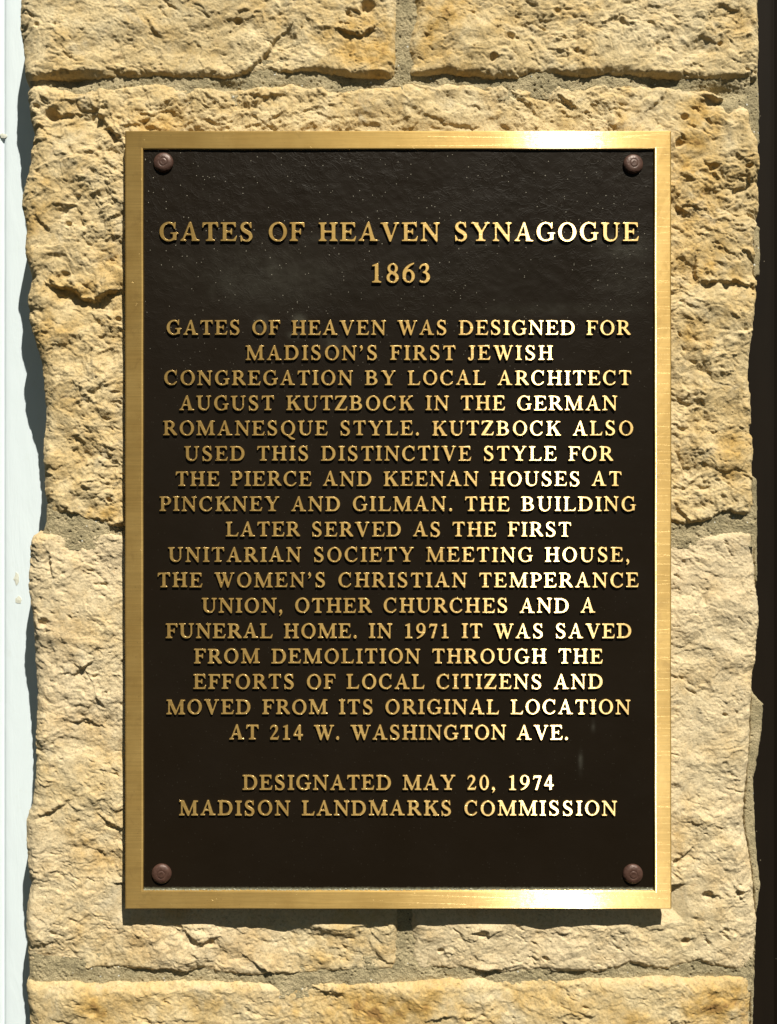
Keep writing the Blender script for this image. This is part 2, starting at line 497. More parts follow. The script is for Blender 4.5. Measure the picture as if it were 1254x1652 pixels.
# ------------------------------------------------------------------ materials
def stone_material():
    t = NT('split_limestone')
    co = t.coord()
    stain = t.attrib('stain'); tone = t.attrib('tone')
    n1 = t.noise(co, 55, 5, 0.62, 0.4)
    n2 = t.noise(co, 420, 4, 0.6)
    n3 = t.noise(co, 1500, 2, 0.6)
    base = t.ramp(t.math('ADD', t.math('MULTIPLY', n1, 0.62), t.math('MULTIPLY', tone, 0.38)),
                  [(0.26, (0.44, 0.32, 0.15)), (0.44, (0.58, 0.45, 0.25)), (0.66, (0.66, 0.545, 0.345))])
    och = t.mix(n1, (0.46, 0.285, 0.085), (0.56, 0.375, 0.14))
    s = t.ramp(t.math('ADD', stain, t.math('MULTIPLY', t.math('SUBTRACT', n2, 0.5), 0.35)), [(0.05, 0.0), (0.75, 1.0)])
    c = t.mix(s, base, och)
    c = t.mix(t.ramp(stain, [(0.72, 0.0), (1.05, 0.75)]), c, (0.25, 0.13, 0.045))
    c = t.mix(t.ramp(tone, [(0.55, 0.0), (1.0, 0.55)]), c, (0.60, 0.475, 0.315))
    grey = t.ramp(t.noise(co, 26, 4, 0.65, 0.8), [(0.56, 0.0), (0.72, 0.42)])
    c = t.mix(grey, c, (0.47, 0.43, 0.34))
    pink = t.ramp(t.noise(co, 90, 3, 0.6, 1.2), [(0.62, 0.0), (0.74, 0.5)])
    c = t.mix(pink, c, (0.50, 0.34, 0.19))
    speck = t.ramp(n2, [(0.34, 0.80), (0.5, 1.0), (0.70, 1.06)])
    c = t.mix(1.0, c, speck, 'MULTIPLY')
    fine = t.math('ADD', t.math('MULTIPLY', n2, 1.0), t.math('MULTIPLY', n3, 0.6))
    pores = t.ramp(t.noise(co, 800, 3, 0.65, 0.6), [(0.30, 0.0), (0.42, 1.0)])
    c = t.mix(1.0, c, t.mix(pores, (0.72, 0.66, 0.58), (1, 1, 1)), 'MULTIPLY')
    nrm = t.bump(t.math('ADD', fine, t.math('MULTIPLY', pores, 0.8)), 0.5, 0.0012)
    b = t.n('ShaderNodeBsdfPrincipled', {'Base Color': c, 'Roughness': 0.92, 'Normal': nrm})
    b.inputs['Specular IOR Level'].default_value = 0.2
    return t.done(b)

def mortar_material():
    t = NT('sandy_mortar')
    co = t.coord()
    n1 = t.noise(co, 40, 4, 0.6)
    n2 = t.noise(co, 900, 3, 0.7)
    c = t.ramp(n1, [(0.28, (0.27, 0.23, 0.14)), (0.5, (0.41, 0.34, 0.205)), (0.72, (0.53, 0.435, 0.27))])
    c = t.mix(1.0, c, t.ramp(n2, [(0.35, 0.68), (0.62, 1.18)]), 'MULTIPLY')
    v = t.n('ShaderNodeTexVoronoi', {'Vector': co, 'Scale': 260.0})
    sel = t.math('GREATER_THAN', t.n('ShaderNodeSeparateColor', {'Color': v.outputs['Color']}).outputs[0], 0.93)
    dot = t.math('LESS_THAN', v.outputs['Distance'], 0.20)
    c = t.mix(t.math('MULTIPLY', sel, dot), c, (0.75, 0.74, 0.68))
    v2 = t.n('ShaderNodeTexVoronoi', {'Vector': co, 'Scale': 330.0})
    sel2 = t.math('GREATER_THAN', t.n('ShaderNodeSeparateColor', {'Color': v2.outputs['Color']}).outputs[1], 0.90)
    dot2 = t.math('LESS_THAN', v2.outputs['Distance'], 0.22)
    c = t.mix(t.math('MULTIPLY', sel2, dot2), c, (0.06, 0.055, 0.045))
    nrm = t.bump(n2, 0.8, 0.002)
    b = t.n('ShaderNodeBsdfPrincipled', {'Base Color': c, 'Roughness': 0.95, 'Normal': nrm})
    b.inputs['Specular IOR Level'].default_value = 0.15
    return t.done(b)

def bronze_material(name):
    t = NT(name)
    g0 = t.n('ShaderNodeNewGeometry').outputs['Position']
    def sc(x, y, z):
        return t.n('ShaderNodeMapping', {'Vector': g0, 'Scale': (x, y, z)}).outputs[0]
    lines = t.noise(sc(1, 1, 45), 30, 3, 0.6)
    blot = t.noise(g0, 30, 4, 0.6)
    c = t.ramp(blot, [(0.3, (0.58, 0.36, 0.108)), (0.7, (0.72, 0.475, 0.16))])
    c = t.mix(1.0, c, t.ramp(lines, [(0.35, 0.90), (0.65, 1.08)]), 'MULTIPLY')
    scr = t.ramp(t.noise(sc(1, 1, 9), 120, 3, 0.7), [(0.68, 0.0), (0.76, 0.2)])
    c = t.mix(scr, c, (0.8, 0.62, 0.33))
    tar = t.ramp(t.noise(g0, 48, 6, 0.7, 0.8), [(0.56, 0.0), (0.74, 0.45)])          # tarnish
    c = t.mix(tar, c, (0.30, 0.17, 0.06))
    grit = t.ramp(t.noise(g0, 700, 2, 0.6), [(0.70, 0.0), (0.76, 0.6)])
    c = t.mix(grit, c, (0.16, 0.10, 0.045))
    nick = t.ramp(t.noise(sc(1, 1, 1), 190, 4, 0.75, 0.4), [(0.24, 0.0), (0.31, 1.0)])
    scl = t.n('ShaderNodeTexVoronoi', {'Vector': t.n('ShaderNodeMapping', {'Vector': g0, 'Scale': (0.35, 1, 6.0), 'Rotation': (0, 0.5, 0)}).outputs[0], 'Scale': 22.0}, feature='DISTANCE_TO_EDGE').outputs['Distance']
    scr2 = t.ramp(scl, [(0.0, 0.0), (0.012, 1.0)])
    nrm0 = t.bump(t.math('ADD', nick, t.math('MULTIPLY', scr2, 0.10)), 0.35, 0.0004)
    nrm = t.bump(t.math('ADD', lines, t.math('MULTIPLY', t.noise(g0, 260, 3), 0.6)), 0.07, 0.0005, nrm0)
    tang = t.n('ShaderNodeCombineXYZ', {'X': TANG[0], 'Y': 0.0, 'Z': TANG[1]})
    streak_tint = t.mix(0.42, c, (0.92, 0.78, 0.50))          # paler tint for the narrow lobes, whitens the sun streak through colour
    def gl(rough, an, c=c):
        g = t.n('ShaderNodeBsdfAnisotropic', {'Color': c, 'Roughness': rough, 'Anisotropy': an, 'Rotation': 0.0, 'Normal': nrm, 'Tangent': tang}, distribution='GGX')
        return g.outputs[0]
    wide = gl(0.62, -0.45)
    mid = gl(0.56, -0.88, streak_tint)
    fine = gl(0.44, -0.976, streak_tint)
    dif = t.n('ShaderNodeBsdfDiffuse', {'Color': c, 'Roughness': 0.5})
    a = t.n('ShaderNodeMixShader', {0: 0.36, 1: wide, 2: mid})
    a = t.n('ShaderNodeMixShader', {0: 0.22, 1: a.outputs[0], 2: fine})
    a = t.n('ShaderNodeMixShader', {0: 0.14, 1: a.outputs[0], 2: dif.outputs[0]})
    return t.done(a)
TANG = (0.0, 1.0)

def panel_material():
    t = NT('dark_oxidised_ground')
    co = t.coord()
    n1 = t.noise(co, 14, 4, 0.6)
    sep = t.n('ShaderNodeSeparateXYZ', {'Vector': co})
    hz = sep.outputs['Z']
    up = t.n('ShaderNodeMapRange', {'Value': hz, 'From Min': Z0 + 0.09 - pc[2], 'From Max': Z0 + 0.22 - pc[2]}).outputs[0]
    def crease(scale, sd, w):
        # thin wrinkles where a noise crosses its middle value
        n = t.noise(t.n('ShaderNodeMapping', {'Vector': co, 'Location': (sd, sd, 0)}).outputs[0], scale, 3, 0.6, 0.8)
        return t.ramp(t.math('ABSOLUTE', t.math('SUBTRACT', n, 0.5)), [(0.0, 1.0), (w, 0.0)])
    cr = t.math('ADD', crease(70, 0.3, 0.035), t.math('MULTIPLY', crease(150, 1.3, 0.05), 0.6))
    cr = t.math('MULTIPLY', cr, t.math('ADD', t.math('MULTIPLY', up, 0.85), 0.12))
    cr = t.math('MULTIPLY', cr, t.ramp(t.noise(co, 24, 4, 0.6), [(0.38, 0.15), (0.62, 1.0)]))
    peb = t.noise(co, 1100, 2, 0.5)
    c = t.mix(n1, (0.0085, 0.0056, 0.0030), (0.0130, 0.0086, 0.0050))
    patch = t.attrib('pale_patch')
    c = t.mix(t.math('MULTIPLY', patch, t.ramp(t.noise(co, 90, 5, 0.7, 0.6), [(0.35, 0.35), (0.65, 1.0)])), c, (0.062, 0.058, 0.046))
    v = t.n('ShaderNodeTexVoronoi', {'Vector': co, 'Scale': 760.0})
    vc = t.n('ShaderNodeSeparateColor', {'Color': v.outputs['Color']})
    sel = t.math('GREATER_THAN', vc.outputs[0], 0.968)
    dot = t.math('LESS_THAN', v.outputs['Distance'], t.math('MULTIPLY', vc.outputs[1], 0.30))
    specks = t.math('MULTIPLY', t.math('MULTIPLY', sel, dot), t.math('ADD', t.math('MULTIPLY', up, 0.75), 0.05))  # scattered pale dots, denser towards the top
    c = t.mix(specks, c, (0.36, 0.33, 0.27))
    # lime scale that gathered along the foot of the sunk ground
    foot = t.n('ShaderNodeMapRange', {'Value': hz, 'From Min': W(0, 1430)[2] - pc[2], 'From Max': W(0, 1412)[2] - pc[2], 'To Min': 1.0, 'To Max': 0.0}).outputs[0]
    gr = t.ramp(t.math('MULTIPLY', t.math('POWER', foot, 1.6), t.math('ADD', t.noise(co, 420, 4, 0.75), 0.45)), [(0.26, 0.0), (0.62, 0.9)])
    c = t.mix(gr, c, (0.30, 0.29, 0.20))
    hh = t.math('ADD', cr, t.math('MULTIPLY', peb, 0.22))
    nrm = t.bump(hh, 0.20, 0.0009)
    rg = t.ramp(t.noise(co, 22, 3), [(0.3, 0.40), (0.7, 0.55)])
    b = t.n('ShaderNodeBsdfPrincipled', {'Base Color': c, 'Roughness': rg, 'Normal': nrm})
    b.inputs['Specular IOR Level'].default_value = 0.10
    return t.done(b)

def cap_material():
    t = NT('brown_screw_cap')
    n = t.noise(t.coord(), 300, 4, 0.6)
    c = t.ramp(n, [(0.3, (0.060, 0.028, 0.020)), (0.7, (0.105, 0.052, 0.038))])
    b = t.n('ShaderNodeBsdfPrincipled', {'Base Color': c, 'Roughness': 0.45, 'Metallic': 0.15, 'Normal': t.bump(n, 0.4, 0.001)})
    return t.done(b)

def white_paint():
    t = NT('white_gloss_paint')
    co = t.coord((1, 1, 0.22))
    n = t.noise(co, 60, 5, 0.6, 0.5)
    dirt = t.ramp(t.noise(t.coord(), 45, 5, 0.7), [(0.62, 0.0), (0.78, 0.25)])
    c = t.mix(dirt, (0.68, 0.76, 0.82), (0.48, 0.51, 0.44))
    b = t.n('ShaderNodeBsdfPrincipled', {'Base Color': c, 'Roughness': 0.45, 'Normal': t.bump(n, 0.35, 0.002)})
    return t.done(b)

def chip_material():
    t = NT('bare_primer')
    n = t.noise(t.coord(), 300, 4, 0.6)
    c = t.ramp(n, [(0.3, (0.50, 0.50, 0.42)), (0.7, (0.70, 0.71, 0.64))])
    return t.done(t.n('ShaderNodeBsdfPrincipled', {'Base Color': c, 'Roughness': 0.8}))

def dark_paint():
    t = NT('dark_brown_paint')
    co = t.coord((1, 1, 0.15))
    n = t.noise(co, 90, 4, 0.6)
    c = t.mix(n, (0.0065, 0.0042, 0.0022), (0.0105, 0.0068, 0.0038))
    v = t.n('ShaderNodeTexVoronoi', {'Vector': t.coord(), 'Scale': 300.0})
    sel = t.math('GREATER_THAN', t.n('ShaderNodeSeparateColor', {'Color': v.outputs['Color']}).outputs[0], 0.985)
    c = t.mix(t.math('MULTIPLY', sel, t.math('LESS_THAN', v.outputs['Distance'], 0.15)), c, (0.2, 0.17, 0.12))
    b = t.n('ShaderNodeBsdfPrincipled', {'Base Color': c, 'Roughness': 0.75, 'Normal': t.bump(n, 0.2, 0.001)})
    b.inputs['Specular IOR Level'].default_value = 0.12
    return t.done(b)

pc = W((PLQ[0] + PLQ[2]) / 2, PLQ[3], 0)          # foot of the plaque
M_STONE, M_MORTAR = stone_material(), mortar_material()
M_BRONZE = bronze_material('brushed_bronze')
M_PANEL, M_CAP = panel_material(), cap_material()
M_WHITE, M_CHIP, M_DARK = white_paint(), chip_material(), dark_paint()

# ------------------------------------------------------------------ wall
wall = thing('stone_wall', 'pale golden limestone pier of rough split blocks with grey mortar, behind the plaque', 'stone wall')
make_stone(wall, M_STONE, 11, LEFT_TOP, V1L, TOPEDGE, J1T, (5, 650), (-40, 142), rough=0.5, terr=0.75, tone=0.45, base=3, label='smooth pale block at the upper left with a slanting break')
make_stone(wall, M_STONE, 23, V1R, RIGHT_TOP, TOPEDGE, J1T, (650, 1240), (-40, 142), rough=0.75, terr=0.75, tone=0.5, base=2, label='wide pale block at the upper right with ochre left end')
make_stone(wall, M_STONE, 37, LEFT_MID, RIGHT_MID, J1B, J2T, (5, 1242), (128, 860), rough=1.0, terr=0.8, tone=0.36, base=0, label='tall rugged block whose middle the plaque covers')
make_stone(wall, M_STONE, 51, LEFT_LOW, V2L, J2B, J3T, (5, 652), (850, 1588), rough=0.5, terr=0.6, tone=0.78, base=0, label='lower left block under the left half of the plaque')
make_stone(wall, M_STONE, 67, V2R, RIGHT_LOW, J2B, J3T, (650, 1242), (850, 1588), rough=0.5, terr=0.5, tone=0.92, base=1, label='lower right block under the right half of the plaque')
make_stone(wall, M_STONE, 83, LEFT_BOT, RIGHT_BOT, J3B, BOTEDGE, (5, 1236), (1572, 1694), rough=0.4, terr=0.6, tone=0.42, base=3, label='bottom block with brown and ochre stains')

def mortar_height(X, Y, seed):
    h = 3.0 * fbm(X, Y, 60, 3, seed) + 2.2 * fbm(X, Y, 14, 3, seed + 10) + 1.1 * fbm(X, Y, 4.5, 2, seed + 20)
    b, s = worley(X, Y, 11, seed + 30)
    sel = sstep(0.0, 0.3, fbm(X, Y, 25, 2, seed + 33))
    h -= 3.5 * sel * (1 - sstep(0.05, 0.22, b))
    b, s = worley(X + 30, Y, 7, seed + 35)
    h += 1.3 * (1 - sstep(0.1, 0.4, b)) * sstep(0.0, 0.3, fbm(X, Y, 18, 2, seed + 36))
    return h

def bed_joint(seed, T, B, xr, yr, base, Lf, hollow=()):
    xs = np.arange(xr[0], xr[1], STEP); ys = np.arange(yr[0], yr[1], STEP)
    X, Y = np.meshgrid(xs, ys)
    h = base + mortar_height(X, Y, seed)
    for x, y, rx, ry, dep in hollow:
        h -= dep * np.exp(-((X - x) / rx) ** 2 - ((Y - y) / ry) ** 2)
    dl = X - interp(Lf, Y) + 1.5 * fbm(X, Y, 12, 2, seed + 50)
    h -= 9 * np.clip(1 - dl / 24, 0, 1) ** 2
    h -= np.maximum(-dl, 0) * 11
    h = plaque_clip(X, Y, h)
    h = np.maximum(h, -200)
    keep = (Y > interp(T, X) - 22) & (Y < interp(B, X) + 22) & (dl > -16) & ~behind_plaque(X, Y, 34)
    me, used = grid_mesh('mortar_joint', X, Y, h, keep)
    return mesh_obj('mortar_joint', me, M_MORTAR, wall)

JL1 = [(100, 46), (125, 44), (140, 47), (160, 46)]
bed_joint(310, J1T, J1B, (20, 1212), (96, 186), -3.0, JL1, [(120, 128, 26, 9, 9), (370, 140, 24, 9, 8), (470, 143, 16, 8, 7), (1160, 148, 40, 11, 11), (250, 134, 30, 8, 3)])
for xr_ in ((30, 252), (1036, 1222)):
    bed_joint(330, J2T, J2B, xr_, (806, 892), -2.5, [(800, 72), (840, 72), (866, 64), (900, 62)])
bed_joint(350, J3T, J3B, (20, 1216), (1532, 1612), -2.2, [(1500, 44), (1700, 44)])

def head_joint(seed, Lx, Rx, xr, yr, base, tail=None):
    xs = np.arange(xr[0], xr[1], STEP); ys = np.arange(yr[0], yr[1], STEP)
    X, Y = np.meshgrid(xs, ys)
    h = base + mortar_height(X, Y, seed)
    keep = (X > interp(Lx, Y) - 18) & (X < interp(Rx, Y) + 18) & ~behind_plaque(X, Y, 34)
    if tail:
        # a smear of mortar that ran on over the block below
        d = np.hypot((X - tail[0]) / tail[2], (Y - tail[1]) / tail[3])
        h = np.where(Y > 138, h + 12 - 16 * d, h)
        h = np.maximum(h, -30)
    h = plaque_clip(X, Y, h)
    me, used = grid_mesh('mortar_joint', X, Y, h, keep)
    return mesh_obj('mortar_joint', me, M_MORTAR, wall)
head_joint(370, V1L, V1R, (618, 684), (-40, 172), -3.5, (649, 146, 7, 18))
head_joint(390, V2L, V2R, (620, 684), (1440, 1600), -4.0)

# pointing between the blocks' right end and the dark frame
BEAD_R = [(-40, 1229), (100, 1229), (170, 1231), (225, 1231), (245, 1222), (300, 1217), (350, 1218), (364, 1232), (440, 1232), (452, 1215), (470, 1206), (700, 1206), (755, 1208), (772, 1227), (830, 1228), (935, 1228), (950, 1225), (1000, 1222), (1020, 1222), (1035, 1214), (1105, 1214), (1122, 1222), (1138, 1237), (1175, 1236), (1220, 1229), (1265, 1221), (1300, 1223), (1345, 1225), (1372, 1226), (1430, 1233), (1482, 1226), (1560, 1224), (1652, 1221), (1700, 1221)]
def side_bead():
    xs = np.arange(1186, 1246, STEP); ys = np.arange(-40, 1694, STEP)
    X, Y = np.meshgrid(xs, ys)
    stoneR = np.where(Y < 121, interp(RIGHT_TOP, Y), np.where(Y < 845, interp(RIGHT_MID, Y), np.where(Y < 1572, interp(RIGHT_LOW, Y), interp(RIGHT_BOT, Y))))
    j = 1.0 * fbm(X, Y, 10, 3, 402)
    h = -11 + 0.55 * mortar_height(X, Y, 405)
    dr = interp(BEAD_R, Y) - X + 1.6 * fbm(X, Y, 18, 3, 409)
    crack = np.abs(X - stoneR - 2.4 - 2.2 * fbm(X, Y, 26, 3, 407))
    h -= 9 * (1 - sstep(0.5, 1.9, crack))
    h -= 4 * np.clip(1 - dr / 6, 0, 1) ** 2 + np.maximum(-dr, 0) * 9
    h = np.maximum(h, -70)
    keep = (dr > -7) & (X > stoneR - 26)
    me, used = grid_mesh('mortar_bead', X, Y, h, keep)
    o = mesh_obj('mortar_bead', me, M_MORTAR, wall)
    o['label'] = 'cracked strip of pointing along the dark frame'
side_bead()

# ------------------------------------------------------------------ boards at the sides
def board(name, profile, mat, z0, z1, parent=None, seed=1, wob=0.4):
    """a vertical moulding: profile = [(x, h), ...] across, run along its height with slight hand-painted waviness"""
    ys = np.arange(z0, z1 + 1, 12.0)
    pts = []
    for a, b in zip(profile, profile[1:]):
        n = max(1, int(math.hypot(b[0] - a[0], b[1] - a[1]) / 6))
        pts += [(a[0] + (b[0] - a[0]) * k / n, a[1] + (b[1] - a[1]) * k / n) for k in range(n)]
    pts.append(profile[-1])
    P = np.array(pts)
    X = np.repeat(P[None, :, 0], len(ys), 0); H = np.repeat(P[None, :, 1], len(ys), 0)
    Y = np.repeat(ys[:, None], len(pts), 1)
    n = fbm(P[None, :, 0] * 3 + 0 * Y, Y, 90, 3, seed)
    X = X + wob * n; H = H + wob * n
    me, u = grid_mesh(name, X, Y, H, np.ones(X.shape, bool))
    return mesh_obj(name, me, mat, parent)

D_T = -112.0
def xt(px, h=D_T):
    return at(px, 0, h)[0]
trim = thing('door_trim', 'white painted timber trim at the left of the stone pier, chipped in two spots', 'door trim')
board('trim_board', [(xt(-60), D_T - 60), (xt(-60), D_T - 3), (xt(-58), D_T), (xt(3), D_T), (xt(5), D_T - 2.5), (xt(7), D_T - 2.5), (xt(9), D_T + 1), (xt(12), D_T + 2), (xt(40), D_T + 2), (xt(110), D_T + 2), (xt(112), D_T), (xt(112), D_T - 60)], M_WHITE, -260, 1920, trim, 601, 0.5)

def chip(px, py, rx, ry, seed):
    r = random.Random(seed)
    n = 14
    x, y = at(px, py, D_T + 2)
    vs = [W(x, y, D_T + 3.2)]; fs = []
    for k in range(n):
        a = 2 * math.pi * k / n; q = 0.65 + 0.5 * r.random()
        vs.append(W(x + rx * q * math.cos(a), y + ry * q * math.sin(a), D_T + 2.6))
    m = len(vs)
    for k in range(n):
        v = vs[1 + k]
        vs.append((x * 0 + v[0], v[1] + 1.5 * U, v[2]))
    for k in range(n):
        k2 = (k + 1) % n
        fs.append((0, 1 + k2, 1 + k)); fs.append((1 + k, 1 + k2, m + k2, m + k))
    me = bpy.data.meshes.new('paint_chip')
    me.from_pydata(vs, [], fs); me.update()
    mesh_obj('paint_chip', me, M_CHIP, trim)
chip(27, 934, 5, 11, 3)
chip(31, 968, 6, 8, 4)
chip(6, 219, 7, 4, 5)

frame_d = thing('window_frame', 'near-black brown painted frame standing at the right edge of the stone pier', 'frame')
D_F = -62.0
board('frame_board', [(xt(1195, D_F), D_F), (xt(1247, D_F), D_F), (xt(1249, D_F), D_F - 4), (xt(1251, D_F), D_F - 4), (xt(1253, D_F), D_F + 1), (xt(1320, D_F), D_F + 1), (xt(1322, D_F), D_F - 1), (xt(1322, D_F), D_F - 60)], M_DARK, -160, 1820, frame_d, 611, 0.4)

# ------------------------------------------------------------------ plaque
plaque = thing('plaque', 'cast bronze plaque with raised gold lettering on dark ground inside a brushed gold border', 'plaque', pc)
def to_local(v):
    return (v[0] - pc[0], v[1] - pc[1], v[2] - pc[2])
RECESS = 3.7
PANEL_H = H_PL - RECESS
PB = 15.0            # standoff of the plaque's back

def frame_mesh():
    # rings of a rectangle swept round: outer back, outer front edge (rounded), inner edge, down to the ground
    i0 = at(231.0, 240.0, H_PL); i1 = at(1056.0, 1437.5, H_PL)
    o0 = (PLQ[0], PLQ[1]); o1 = (PLQ[2], PLQ[3])
    prof = [('o', 0.0, PB), ('o', 0.0, H_PL - 1.4), ('o', 0.25, H_PL - 0.7), ('o', 0.7, H_PL - 0.25), ('o', 1.4, H_PL - 0.06), ('o', 2.3, H_PL), ('i', -3.0, H_PL), ('i', -1.9, H_PL - 0.06), ('i', -1.0, H_PL - 0.2), ('i', -0.4, H_PL - 0.5), ('i', 0.0, H_PL - 1.0), ('i', 0.9, PANEL_H - 1.2)]
    segs = 40
    def ring(kind, off, h):
        if kind == 'o':
            x0, y0, x1, y1 = o0[0] + off, o0[1] + off, o1[0] - off, o1[1] - off
        else:
            x0, y0, x1, y1 = i0[0] + off, i0[1] + off, i1[0] - off, i1[1] - off
        pts = []
        cs = [(x0, y0), (x1, y0), (x1, y1), (x0, y1)]
        for k in range(4):
            a, b = cs[k], cs[(k + 1) % 4]
            for s in range(segs):
                f = s / segs
                pts.append((a[0] + (b[0] - a[0]) * f, a[1] + (b[1] - a[1]) * f, h))
        return pts
    n = 4 * segs
    vs = []
    for p in prof:
        for (x, y, h) in ring(*p):
            w = 0.22 * math.sin(x * 0.013 + y * 0.009) + 0.12 * math.sin(x * 0.041 - y * 0.03)
            vs.append(to_local(W(x + w, y + w * 0.8, h + (w * 0.8 if h > PB + 1 else 0))))
    fs = []
    for r in range(len(prof) - 1):
        for k in range(n):
            k2 = (k + 1) % n
            fs.append((r * n + k, (r + 1) * n + k, (r + 1) * n + k2, r * n + k2))
    fs.append(tuple(range(0, n)))
    me = bpy.data.meshes.new('border')
    me.from_pydata(vs, [], fs); me.update()
    return me
border = mesh_obj('border', frame_mesh(), M_BRONZE, plaque)

def panel_mesh():
    x0, y0 = at(229, 238, PANEL_H); x1, y1 = at(1058, 1440, PANEL_H)
    xs = np.linspace(x0, x1, 420); ys = np.linspace(y0, y1, 600)
    X, Y = np.meshgrid(xs, ys)
    up = sstep(620, 380, Y) if False else 1 - sstep(420, 640, Y)
    h = PANEL_H + 0.35 * fbm(X, Y, 120, 3, 501) + (0.10 + 0.30 * up) * fbm(X, Y, 18, 3, 511)
    h += (0.08 + 0.45 * up) * (ridged(X + 8 * fbm(X, Y, 40, 2, 520), Y * 1.3, 48, 3, 521) - 0.5) * 0.8
    me, u = grid_mesh('background_panel', X, Y, h, np.ones(X.shape, bool))
    sm = np.zeros_like(X)  # soft patches where the panel colour goes paler
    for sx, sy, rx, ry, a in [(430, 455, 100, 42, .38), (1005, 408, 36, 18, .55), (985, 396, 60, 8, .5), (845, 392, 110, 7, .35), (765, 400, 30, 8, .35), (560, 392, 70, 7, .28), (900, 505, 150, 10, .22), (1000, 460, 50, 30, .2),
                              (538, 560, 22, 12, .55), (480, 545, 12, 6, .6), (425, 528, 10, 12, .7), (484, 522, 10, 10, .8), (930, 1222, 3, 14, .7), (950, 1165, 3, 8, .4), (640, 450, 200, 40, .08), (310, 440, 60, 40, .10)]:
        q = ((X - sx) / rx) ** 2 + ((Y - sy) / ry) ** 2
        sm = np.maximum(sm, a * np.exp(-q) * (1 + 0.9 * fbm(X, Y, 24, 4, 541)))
    attr(me, 'pale_patch', np.clip(sm, 0, 1)[u])
    me.transform(__import__('mathutils').Matrix.Translation((-pc[0], -pc[1], -pc[2])))
    return me
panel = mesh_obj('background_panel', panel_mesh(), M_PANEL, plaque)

# granular lime scale lying on the lower lip of the sunk ground
def scale_mesh():
    r = random.Random(8)
    vs, fs = [], []
    for k in range(900):
        x = r.uniform(231, 1055)
        if fbm(np.array([x]), np.array([3.0]), 60, 3, 88)[0] < -0.22 and r.random() < 0.7:
            continue
        px, py = at(x, 1436.6 - abs(r.gauss(0, 1.0)), PANEL_H + 1)
        s = r.uniform(0.5, 1.5)
        b = len(vs)
        dirs = [(1, 0, 0), (-1, 0, 0), (0, 1, 0), (0, -1, 0), (0, 0, 1), (0, 0, -1)]
        for d in dirs:
            q = s * r.uniform(0.7, 1.3)
            vs.append(to_local(W(px + d[0] * q * 1.3, py + d[1] * q, PANEL_H + 0.8 + d[2] * q)))
        for a, c, e in ((0, 2, 4), (2, 1, 4), (1, 3, 4), (3, 0, 4), (2, 0, 5), (1, 2, 5), (3, 1, 5), (0, 3, 5)):
            fs.append((b + a, b + c, b + e))
    me = bpy.data.meshes.new('lime_scale'); me.from_pydata(vs, [], fs); me.update()
    return me
def scale_material():
    t = NT('lime_scale_crust')
    c = t.ramp(t.noise(t.coord(), 300, 3), [(0.3, (0.16, 0.155, 0.10)), (0.7, (0.42, 0.41, 0.33))])
    return t.done(t.n('ShaderNodeBsdfPrincipled', {'Base Color': c, 'Roughness': 0.9}))
sc_o = mesh_obj('lime_scale', scale_mesh(), scale_material(), plaque)
sc_o['kind'] = 'stuff'

def cap_mesh():
    prof = [(15.8, 0.0), (15.9, 1.6), (15.2, 3.4), (13.2, 5.1), (10.2, 6.2), (7.2, 6.75), (6.9, 6.65), (6.4, 6.45), (5.9, 6.5), (5.4, 6.9), (4.4, 7.1), (2.8, 7.15), (2.3, 7.05), (0.9, 7.1)]
    n = 40
    vs, fs = [], []
    for r, h in prof:
        for k in range(n):
            a = 2 * math.pi * k / n
            vs.append((r * math.cos(a) * U, -h * U, r * math.sin(a) * U))
    for i in range(len(prof) - 1):
        for k in range(n):
            k2 = (k + 1) % n
            fs.append((i * n + k, i * n + k2, (i + 1) * n + k2, (i + 1) * n + k))
    vs.append((0, -7.1 * U, 0)); c = len(vs) - 1
    b = (len(prof) - 1) * n
    for k in range(n):
        fs.append((b + k, b + (k + 1) % n, c))
    me = bpy.data.meshes.new('screw_cap'); me.from_pydata(vs, [], fs); me.update()
    for p in me.polygons:
        p.use_smooth = True
    me.materials.append(M_CAP)
    return me
CAP = cap_mesh()
for k, (px, py) in enumerate([(263.5, 261.5), (1022.5, 264.0), (260.5, 1410.5), (1022.0, 1411.0)]):
    x, y = at(px, py, PANEL_H + 4)
    o = bpy.data.objects.new('screw_cap', CAP)
    o.location = to_local(W(x, y, PANEL_H - 0.3))
    o.rotation_euler = (math.radians((1.5, -2, 1, 2)[k]), math.radians(37 * k), math.radians((-1, 2, 1, -1.5)[k]))
    link(o, plaque)

